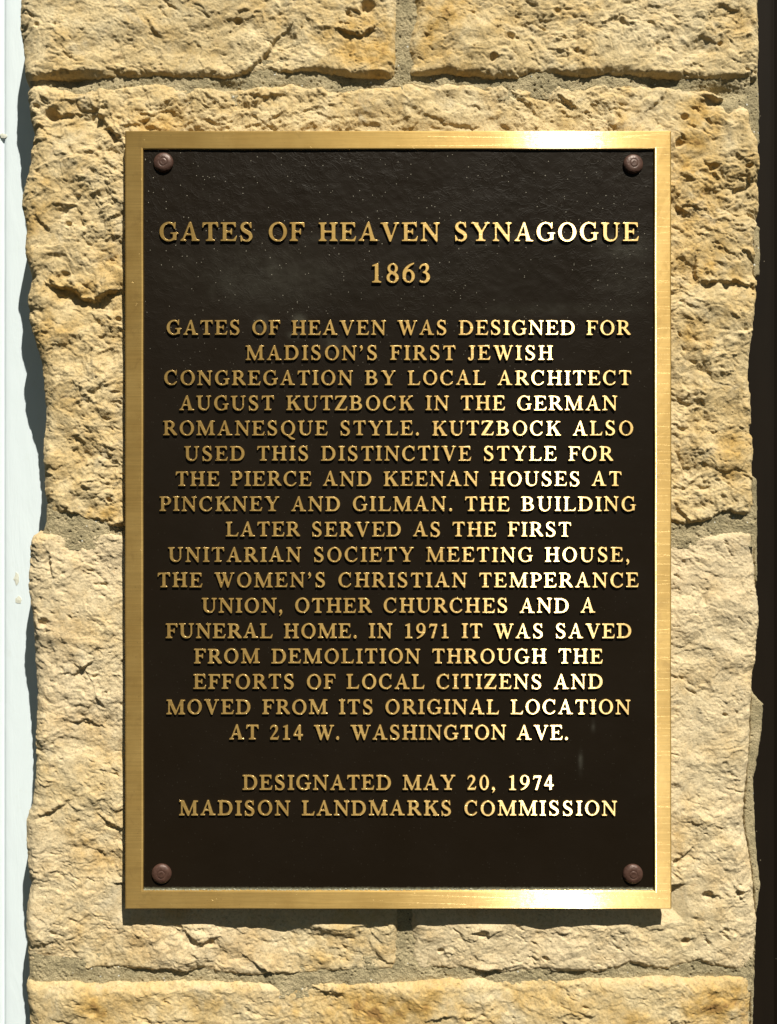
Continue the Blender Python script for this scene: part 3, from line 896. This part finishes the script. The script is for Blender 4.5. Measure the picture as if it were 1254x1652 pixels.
# ------------------------------------------------------------------ letters
S, T = 20.0, 9.5
def rect(x0, y0, x1, y1):
    return [(x0, y0), (x1, y0), (x1, y1), (x0, y1)]
def ell(cx, cy, rx, ry, n=56, p=2.0):
    o = []
    for k in range(n):
        a = 2 * math.pi * k / n
        c, s = math.cos(a), math.sin(a)
        o.append((cx + rx * math.copysign(abs(c) ** (2 / p), c), cy + ry * math.copysign(abs(s) ** (2 / p), s)))
    return o
def stroke(pts):
    """catmull-rom through (x, y, width), as an outline polygon"""
    P = [pts[0]] + list(pts) + [pts[-1]]
    q = []
    for i in range(1, len(P) - 2):
        for k in range(10):
            t = k / 10
            q.append(tuple(0.5 * (2 * P[i][c] + (P[i + 1][c] - P[i - 1][c]) * t + (2 * P[i - 1][c] - 5 * P[i][c] + 4 * P[i + 1][c] - P[i + 2][c]) * t * t
                     + (3 * P[i][c] - P[i - 1][c] - 3 * P[i + 1][c] + P[i + 2][c]) * t ** 3) for c in range(3)))
    q.append(tuple(pts[-1]))
    out = []
    for i in range(len(q) - 1):          # a chain of quads and discs keeps tight bends whole
        (x0, y0, w0), (x1, y1, w1) = q[i], q[i + 1]
        dx, dy = x1 - x0, y1 - y0; l = math.hypot(dx, dy) or 1
        nx, ny = -dy / l, dx / l
        out.append([(x0 + nx * w0 / 2, y0 + ny * w0 / 2), (x1 + nx * w1 / 2, y1 + ny * w1 / 2), (x1 - nx * w1 / 2, y1 - ny * w1 / 2), (x0 - nx * w0 / 2, y0 - ny * w0 / 2)])
        if i:
            out.append(ell(x0, y0, w0 / 2, w0 / 2, 14))
    return out
def serif(xa, xb, y, x0, x1):
    """slab serif from x0 to x1 at y=0 or 100 round a stem xa..xb, with brackets"""
    if y == 0:
        return [rect(x0, 0, x1, 7.5), [(max(x0, xa - 7), 6), (xa, 15), (xb, 15), (min(x1, xb + 7), 6)]]
    return [rect(x0, 92.5, x1, 100), [(max(x0, xa - 7), 94), (xa, 85), (xb, 85), (min(x1, xb + 7), 94)]]
def bowl(xl, xr, y0, y1, s=S, t=T):
    def half(xl, xr, y0, y1):
        xm = xl + (xr - xl) * 0.38; cy = (y0 + y1) / 2; rx = xr - xm; ry = (y1 - y0) / 2
        o = [(xl, y0)]
        for k in range(25):
            a = -math.pi / 2 + math.pi * k / 24
            o.append((xm + rx * math.copysign(abs(math.cos(a)) ** 0.9, 1), cy + ry * math.sin(a)))
        o.append((xl, y1))
        return o
    return ('ring', half(xl, xr, y0, y1), half(xl + 2, xr - s, y0 + t, y1 - t))
E_TOP = lambda x: [rect(12, 91.5, x - 2, 100), [(x - 1, 100), (x, 74), (x - 6, 74), (x - 12, 87), (x - 24, 92), (x - 24, 100)]]
E_BOT = lambda x: [rect(12, 0, x - 6, 8.5), [(x - 6, 0), (x, 27), (x - 6, 27), (x - 14, 13), (x - 28, 8), (x - 28, 0)]]
E_MID = [rect(30, 46.5, 58, 55.5), [(62, 35), (56.5, 35), (50, 48), (50, 54), (56.5, 67), (62, 67)]]
STEM = lambda x0, x1, a=0, b=100: [rect(x0, a, x1, b)]
def cshape(cx, rx, ry, a0, a1, s=S + 1, t=T):
    pts = []
    for k in range(17):
        a = math.radians(a0 + (a1 - a0) * k / 16)
        w = t + (s - t) * abs(math.cos(a)) ** 1.6 * (1 if math.cos(a) < 0 else 0.35)
        pts.append((cx + (rx - w / 2) * math.cos(a), 50 + (ry - w / 2) * math.sin(a), w))
    return stroke(pts)
comma = [ell(12, 9, 11, 11, 20)] + stroke([(16, 9, 12), (18, 0, 11), (13, -12, 8), (4, -21, 4)])
six = [('ring', ell(34, 33, 33, 35), ell(34, 32, 15, 26))] + stroke([(11, 34, 20), (13, 58, 19), (27, 80, 15), (44, 93, 11), (61, 100, 7)])
def rot180(x, y, w=68, h=100):
    return (w - x, h - y)
def rotshape(sh, w=68):
    if sh[0] == 'ring':
        return ('ring', [rot180(*p, w=w) for p in sh[1]], [rot180(*p, w=w) for p in sh[2]])
    return [rot180(*p, w=w) for p in sh]
G = {   # character: (left bearing, advance, shapes), units: cap height = 100
 'A': (2, 109, [[(8, 0), (18, 0), (57, 100), (48, 103)], [(65, 0), (90, 0), (58, 103), (46, 103)], rect(25, 31, 72, 39.5)] + serif(11, 16, 0, 0, 32) + serif(70, 86, 0, 60, 104)),
 'B': (3, 101, STEM(12, 32) + [rect(0, 0, 14, 7.5), rect(0, 92.5, 14, 100), bowl(20, 81, 48, 100, S, 8.5), bowl(20, 88, 0, 56, S + 1, 8.5)]),
 'C': (4, 101, cshape(49, 49, 52.5, 42, 318) + [[(79, 66), (85, 66), (87, 102), (82, 102), (72, 88)], [(80, 14), (90, 22), (86, 26), (76, 18)]]),
 'D': (2, 109, STEM(12, 32) + [rect(0, 0, 14, 7.5), rect(0, 92.5, 14, 100), bowl(18, 101, 0, 100, S + 1, T)]),
 'E': (2, 92, STEM(12, 32) + [rect(0, 0, 14, 7.5), rect(0, 92.5, 14, 100)] + E_TOP(82) + E_BOT(88) + E_MID),
 'F': (2, 84, STEM(12, 32) + [rect(0, 92.5, 14, 100)] + serif(12, 32, 0, 0, 46) + E_TOP(81) + E_MID),
 'G': (5, 109, cshape(49, 49, 52.5, 42, 322) + [[(79, 66), (85, 66), (87, 102), (82, 102), (72, 88)], rect(73, 6, 92, 42), rect(59, 39, 102, 46.5), [(64, 1), (92, 10), (92, 20), (73, 20)]]),
 'H': (3, 109, STEM(12, 32) + STEM(71, 91) + serif(12, 32, 0, 0, 44) + serif(12, 32, 1, 0, 44) + serif(71, 91, 0, 59, 103) + serif(71, 91, 1, 59, 103) + [rect(20, 46.5, 80, 55.5)]),
 'I': (3, 50, STEM(12.5, 32.5) + serif(12.5, 32.5, 0, 0, 45) + serif(12.5, 32.5, 1, 0, 45)),
 'J': (1, 59, STEM(22, 42, 22) + serif(22, 42, 1, 9, 54) + stroke([(32, 28, 20), (31, 13, 18), (25, 3, 12), (15, 1, 9), (9, 6, 8)]) + [ell(9, 11, 9, 9, 20)]),
 'K': (5, 109, STEM(12, 32) + serif(12, 32, 0, 0, 45) + serif(12, 32, 1, 0, 45) + [[(28, 36), (28, 49), (74, 96), (88, 96)], rect(62, 92.5, 98, 100), [(40, 54), (56, 68), (96, 6), (70, 4)], rect(62, 0, 104, 7)]),
 'L': (2, 92, STEM(12, 32) + [rect(0, 0, 14, 7.5)] + serif(12, 32, 1, 0, 46) + E_BOT(88)),
 'M': (2, 134, STEM(13, 23) + serif(13, 23, 0, 0, 37) + [rect(0, 92.5, 26, 100), [(9, 100), (33, 100), (72, 12), (66, -2), (58, -2)], [(58, -2), (67, -2), (108, 100), (98, 100)]] + STEM(96, 116) + serif(96, 116, 0, 83, 129) + [rect(98, 92.5, 129, 100)]),
 'N': (2, 109, STEM(13, 23) + serif(13, 23, 0, 0, 37) + [rect(0, 92.5, 24, 100), [(5, 100), (30, 100), (92, 14), (92, -3), (84, -3)]] + STEM(82, 92, -2) + serif(82, 92, 1, 69, 105)),
 'O': (5, 109, [('ring', ell(49.5, 50, 49.5, 52.5), ell(49.5, 50, 29.5, 43.5))]),
 'P': (2, 84, STEM(12, 32) + [rect(0, 92.5, 14, 100), bowl(20, 80, 42, 100, S, 8.5)] + serif(12, 32, 0, 0, 46)),
 'Q': (5, 109, [('ring', ell(49.5, 50, 49.5, 52.5), ell(49.5, 50, 29.5, 43.5))] + stroke([(44, 2, 9), (56, -6, 14), (74, -20, 14), (98, -26, 5)])),
 'R': (3, 101, STEM(12, 32) + [rect(0, 92.5, 14, 100), bowl(20, 80, 44, 100, S, 8.5), [(36, 50), (58, 52), (97, 6), (97, 0), (74, 0)]] + serif(12, 32, 0, 0, 45)),
 'S': (6, 84, stroke([(60, 76, 5), (53, 90, 7), (36, 97.5, 9), (19, 93, 14), (12, 77, 18), (19, 61, 20), (36, 50, 21), (54, 38, 20), (59, 22, 18), (50, 7, 13), (32, 1.5, 9), (14, 8, 7), (6, 24, 5)]) + [[(56, 102), (62, 102), (64, 70), (58, 70), (49, 88)], [(4, -2), (9, -2), (18, 12), (8, 31), (2, 31)]]),
 'T': (3, 92, STEM(33.5, 53.5) + serif(33.5, 53.5, 0, 19, 68) + [rect(3, 91.5, 84, 100), [(0, 73), (6, 73), (12, 87), (25, 92), (25, 100), (2, 100)], [(87, 73), (81, 73), (75, 87), (62, 92), (62, 100), (85, 100)]]),
 'U': (2, 109, STEM(13, 33, 34) + STEM(81, 91, 34) + serif(13, 33, 1, 0, 46) + serif(81, 91, 1, 68, 104) + [('ring', [(13, 38)] + [(52 - 39 * math.cos(a * math.pi / 24), 34 - 36.5 * math.sin(a * math.pi / 24)) for a in range(25)] + [(91, 38)], [(33, 40)] + [(57 - 24 * math.cos(a * math.pi / 24), 34 - 26 * math.sin(a * math.pi / 24)) for a in range(25)] + [(81, 40)])]),
 'V': (2, 109, [[(9, 100), (35, 100), (64, 12), (58, -3), (49, -3)], [(49, -3), (58, -3), (94, 100), (84, 100)]] + [rect(0, 92.5, 44, 100), rect(71, 92.5, 103, 100)]),
 'W': (1, 143, [[(9, 100), (33, 100), (58, 12), (53, -3), (44, -3)], [(44, -3), (53, -3), (80, 84), (74, 98)], [(54, 100), (78, 100), (104, 12), (99, -3), (90, -3)], [(90, -3), (99, -3), (131, 100), (121, 100)], rect(0, 92.5, 42, 100), rect(47, 92.5, 84, 100), rect(109, 92.5, 140, 100)]),
 'Y': (3, 109, STEM(43, 63, 0, 48) + serif(43, 63, 0, 26, 80) + [[(8, 100), (34, 100), (64, 44), (44, 44)], [(54, 50), (63, 44), (95, 100), (84, 100)], rect(0, 92.5, 42, 100), rect(71, 92.5, 103, 100)]),
 'Z': (1, 92, [rect(5, 91.5, 84, 100), rect(2, 0, 84, 8.5), [(1, 0), (1, 5), (58, 94), (85, 100), (85, 95), (28, 6)], [(3, 72), (9, 72), (15, 86), (28, 92), (28, 100), (5, 100)], [(83, 0), (89, 27), (83, 27), (75, 13), (60, 8), (60, 0)]]),
 '0': (5, 76, [('ring', ell(33, 50, 33, 52), ell(33, 50, 15, 43))]),
 '1': (12, 76, STEM(17, 36, 0, 98) + serif(17, 36, 0, 2, 52) + [[(2, 84), (2, 91), (30, 102), (36, 102), (36, 86), (20, 88)]]),
 '2': (5, 76, stroke([(5, 72, 6), (13, 89, 10), (29, 95, 12), (45, 87, 17), (48, 70, 18), (38, 50, 14), (22, 28, 10), (8, 8, 8)]) + [rect(3, 0, 56, 13), [(50, 0), (57, 0), (65, 25), (60, 25), (50, 12)]]),
 '3': (6, 76, stroke([(6, 74, 9), (13, 89, 10), (29, 95, 11), (43, 89, 17), (45, 74, 17), (36, 60, 11), (22, 54, 7)]) + stroke([(22, 54, 7), (40, 50, 13), (50, 33, 20), (45, 13, 17), (29, 4, 10), (15, 4, 10), (8, 8, 11)])),
 '4': (3, 76, [rect(36, 0, 54, 100), rect(2, 25, 68, 37), [(36, 101), (50, 101), (13, 34), (2, 26), (2, 34)]]),
 '6': (4, 76, six),
 '7': (6, 76, [rect(8, 84, 62, 98), [(46, 86), (62, 94), (37, 0), (18, 0)], [(3, 70), (8, 70), (18, 84), (12, 98), (9, 98)]]),
 '8': (5, 76, [('ring', ell(33, 75, 28, 27), ell(33, 76, 12, 19)), ('ring', ell(33, 27, 33, 29), ell(32, 26, 15, 20)), [(14, 62), (26, 64), (52, 40), (40, 36)]]),
 '9': (4, 76, [rotshape(s) for s in six]),
 '.': (6, 38, [ell(12, 9, 11.5, 11.5, 24)]),
 ',': (6, 38, comma),
 "'": (4, 38, [[(x + 0, y + 82) for x, y in p] for p in comma]),
}
PXU = 2.0
def fill(poly, gx, gy):
    m = np.zeros(gx.shape, bool)
    n = len(poly)
    for i in range(n):
        x0, y0 = poly[i]; x1, y1 = poly[(i + 1) % n]
        if y0 == y1:
            continue
        c = ((y0 <= gy) & (y1 > gy)) | ((y1 <= gy) & (y0 > gy))
        m ^= c & (gx < (x1 - x0) * (gy - y0) / (y1 - y0) + x0)
    return m
def local_fill(poly, M, gx, gy, x0, y0):
    xs = [p[0] for p in poly]; ys = [p[1] for p in poly]
    a = max(0, int((min(xs) - x0) * PXU) - 2); b = min(gx.shape[1], int((max(xs) - x0) * PXU) + 3)
    c = max(0, int((min(ys) - y0) * PXU) - 2); d = min(gx.shape[0], int((max(ys) - y0) * PXU) + 3)
    M[c:d, a:b] |= fill(poly, gx[c:d, a:b], gy[c:d, a:b])
def contours(F, x0, y0):
    """marching squares at 0.5, linked into closed loops"""
    ny, nx = F.shape
    segs = {}
    I = (F > 0.5)
    code = I[:-1, :-1] * 1 + I[:-1, 1:] * 2 + I[1:, 1:] * 4 + I[1:, :-1] * 8
    ys, xs = np.nonzero((code > 0) & (code < 15))
    tab = {1: [(3, 0)], 2: [(0, 1)], 3: [(3, 1)], 4: [(1, 2)], 5: [(3, 2), (1, 0)], 6: [(0, 2)], 7: [(3, 2)], 8: [(2, 3)], 9: [(2, 0)], 10: [(0, 3), (2, 1)], 11: [(2, 1)], 12: [(1, 3)], 13: [(1, 0)], 14: [(0, 3)]}
    def ept(y, x, e):
        if e == 0: a, b = (y, x), (y, x + 1); key = (y, x, 'h')
        elif e == 1: a, b = (y, x + 1), (y + 1, x + 1); key = (y, x + 1, 'v')
        elif e == 2: a, b = (y + 1, x), (y + 1, x + 1); key = (y + 1, x, 'h')
        else: a, b = (y, x), (y + 1, x); key = (y, x, 'v')
        fa, fb = F[a], F[b]; t = (0.5 - fa) / (fb - fa)
        return key, (x0 + (a[1] + (b[1] - a[1]) * t) / PXU, y0 + (a[0] + (b[0] - a[0]) * t) / PXU)
    nxt, pos = {}, {}
    for y, x in zip(ys.tolist(), xs.tolist()):
        for e0, e1 in tab[int(code[y, x])]:
            k0, p0 = ept(y, x, e0); k1, p1 = ept(y, x, e1)
            nxt[k0] = k1; pos[k0] = p0; pos[k1] = p1
    loops = []
    while nxt:
        k = next(iter(nxt)); lp = []
        while k in nxt:
            lp.append(pos[k]); k = nxt.pop(k)
        if len(lp) > 8:
            loops.append(lp)
    return loops
def rdp(p, eps):
    if len(p) < 3:
        return p
    a, b = np.array(p[0]), np.array(p[-1]); q = np.array(p)
    ab = b - a; l = np.hypot(*ab)
    d = np.abs(ab[0] * (q[:, 1] - a[1]) - ab[1] * (q[:, 0] - a[0])) / l if l > 1e-9 else np.hypot(q[:, 0] - a[0], q[:, 1] - a[1])
    i = int(d.argmax())
    if d[i] < eps:
        return [p[0], p[-1]]
    return rdp(p[:i + 1], eps)[:-1] + rdp(p[i:], eps)
def glyph_loops(ch):
    shapes = G[ch][2]
    x0, y0 = -8.0, -36.0
    nx, ny = int(160 * PXU), int(150 * PXU)
    gx, gy = np.meshgrid(x0 + (np.arange(nx)) / PXU, y0 + (np.arange(ny)) / PXU)
    M = np.zeros(gx.shape, bool)
    for s in shapes:
        if s[0] == 'ring':
            a = np.zeros_like(M); b = np.zeros_like(M)
            local_fill(s[1], a, gx, gy, x0, y0); local_fill(s[2], b, gx, gy, x0, y0)
            M |= a & ~b
        else:
            local_fill(s, M, gx, gy, x0, y0)
    F = M.astype(float)
    sig = 1.9 * PXU
    k = np.exp(-0.5 * (np.arange(-10, 11) / sig) ** 2); k /= k.sum()
    F = np.apply_along_axis(lambda v: np.convolve(v, k, 'same'), 0, F)
    F = np.apply_along_axis(lambda v: np.convolve(v, k, 'same'), 1, F)
    F = np.clip(F + 0.035, 0, 1)          # the cast metal swells a little
    out = []
    for lp in contours(F, x0, y0):
        h = len(lp) // 2
        out.append(rdp(lp[:h + 1], 0.45)[:-1] + rdp(lp[h:] + lp[:1], 0.45)[:-1])
    return out
def glyph_mesh(ch):
    cu = bpy.data.curves.new('tmp', 'CURVE')
    cu.dimensions = '2D'; cu.fill_mode = 'BOTH'
    for lp in glyph_loops(ch):
        sp = cu.splines.new('POLY')
        sp.points.add(len(lp) - 1)
        for i, (x, y) in enumerate(lp):
            sp.points[i].co = (x / 100, y / 100, 0, 1)
        sp.use_cyclic_u = True
    # height of the relief as a share of the cap height, lip rounded by a small bevel
    cu.bevel_depth = 0.022; cu.bevel_resolution = 1; cu.offset = -0.016
    cu.extrude = 0.075
    ob = bpy.data.objects.new('tmp', cu)
    scene.collection.objects.link(ob)
    dg = bpy.context.evaluated_depsgraph_get()
    me = bpy.data.meshes.new_from_object(ob.evaluated_get(dg))
    bpy.data.objects.remove(ob); bpy.data.curves.remove(cu)
    me.name = 'letter'
    me.materials.clear(); me.materials.append(M_BRONZE)
    # curve plane XY -> wall plane XZ, raised towards -Y
    n = len(me.vertices)
    co = np.empty(n * 3, np.float32); me.vertices.foreach_get('co', co); co = co.reshape(-1, 3)
    co = np.stack([co[:, 0], -co[:, 2], co[:, 1]], 1)
    me.vertices.foreach_set('co', co.ravel()); me.update()
    return me
LINES = [
    ("GATES OF HEAVEN SYNAGOGUE", 257, 1031, 388.8, 30.0),
    ("1863", 600, 694.5, 455.8, 30.8),
    ("GATES OF HEAVEN WAS DESIGNED FOR", 269, 1018, 540.2, 23.4),
    ("MADISON'S FIRST JEWISH", 396, 893, 580.8, 23.4),
    ("CONGREGATION BY LOCAL ARCHITECT", 265, 1019, 621.2, 23.4),
    ("AUGUST KUTZBOCK IN THE GERMAN", 289, 997, 661.9, 23.4),
    ("ROMANESQUE STYLE. KUTZBOCK ALSO", 263, 1022, 702.4, 23.4),
    ("USED THIS DISTINCTIVE STYLE FOR", 297, 990, 743.2, 23.4),
    ("THE PIERCE AND KEENAN HOUSES AT", 283, 1003, 784.0, 23.4),
    ("PINCKNEY AND GILMAN. THE BUILDING", 257, 1027, 824.6, 23.4),
    ("LATER SERVED AS THE FIRST", 364, 922, 865.6, 23.4),
    ("UNITARIAN SOCIETY MEETING HOUSE,", 271, 1016, 906.5, 23.4),
    ("THE WOMEN'S CHRISTIAN TEMPERANCE", 254, 1031, 947.5, 23.4),
    ("UNION, OTHER CHURCHES AND A", 325, 961, 988.5, 23.4),
    ("FUNERAL HOME. IN 1971 IT WAS SAVED", 267, 1019, 1029.6, 23.4),
    ("FROM DEMOLITION THROUGH THE", 313, 973, 1070.3, 23.4),
    ("EFFORTS OF LOCAL CITIZENS AND", 312, 973, 1111.4, 23.4),
    ("MOVED FROM ITS ORIGINAL LOCATION", 268, 1018, 1152.3, 23.4),
    ("AT 214 W. WASHINGTON AVE.", 370, 917, 1193.3, 23.4),
    ("DESIGNATED MAY 20, 1974", 391, 894, 1274.4, 23.6),
    ("MADISON LANDMARKS COMMISSION", 289, 996, 1315.7, 23.6),
]
GM, GW = {}, {}
def get_glyph(ch):
    if ch not in GM:
        me = glyph_mesh(ch)
        n = len(me.vertices); co = np.empty(n * 3, np.float32); me.vertices.foreach_get('co', co); co = co.reshape(-1, 3)
        GM[ch] = me; GW[ch] = (co[:, 0].min() * 100, co[:, 0].max() * 100)
    return GM[ch]
SPACE = 56.0
placed = []
for txt, x0, x1, base, cap in LINES:
    k = cap / 100.0
    xs, pen, n_gap = [], 0.0, 0
    for i, ch in enumerate(txt):
        if ch == ' ':
            pen += SPACE
        else:
            get_glyph(ch)
            xs.append((ch, pen + G[ch][0], i))
            pen += G[ch][1]
    ink0 = xs[0][1] + GW[xs[0][0]][0]; ink1 = xs[-1][1] + GW[xs[-1][0]][1]
    track = ((x1 - x0) / k - (ink1 - ink0)) / (len(txt) - 1)
    for ch, x, i in xs:
        placed.append((ch, x0 + (x - ink0 + track * i) * k, base, cap))
RAISE = H_PL - 0.3
rs = random.Random(5)
MAXL = 300
rest_v, rest_f = [], []
for n, (ch, px, py, cap) in enumerate(placed):
    kk = (DIST - H_PL) / DIST
    x, y = at(px, py, RAISE)
    s = cap * kk
    dep = min(1.0, 23.4 / cap)
    zscale = 2.9 / 0.097        # top of the letter over its middle plane, in grid units
    loc = to_local(W(x, y, RAISE - 0.097 * 23.4 * 1.0))
    jit = (rs.uniform(-0.25, 0.25) * U, rs.uniform(-0.08, 0.08) * U, rs.uniform(-0.25, 0.25) * U)
    loc = tuple(a + b for a, b in zip(loc, jit))
    rot = (math.radians(rs.uniform(-0.35, 0.35)), math.radians(rs.uniform(-0.5, 0.5)), math.radians(rs.uniform(-0.35, 0.35)))
    if n < MAXL:
        o = bpy.data.objects.new('letter', GM[ch])
        o.location = loc; o.scale = (s * U, 23.4 * U, s * U); o.rotation_euler = rot
        link(o, plaque)
    else:
        me = GM[ch]
        nv = len(me.vertices); co = np.empty(nv * 3, np.float32); me.vertices.foreach_get('co', co); co = co.reshape(-1, 3)
        co = co * np.array([s * U, 23.4 * U, s * U])
        cr, sr = math.cos(rot[1]), math.sin(rot[1])
        co = np.stack([co[:, 0] * cr + co[:, 2] * sr, co[:, 1], -co[:, 0] * sr + co[:, 2] * cr], 1) + np.array(loc)
        b = len(rest_v)
        rest_v.extend(map(tuple, co)); rest_f.extend(tuple(b + i for i in p.vertices) for p in me.polygons)
me = bpy.data.meshes.new('lettering'); me.from_pydata(rest_v, [], rest_f); me.update()
lt = mesh_obj('lettering', me, M_BRONZE, plaque)
lt['kind'] = 'stuff'
lt['label'] = 'raised bronze letters of the lower lines'
print('letters', len(placed), 'tris rest', len(rest_f), 'stone verts', sum(len(o.data.vertices) for o in wall.children))
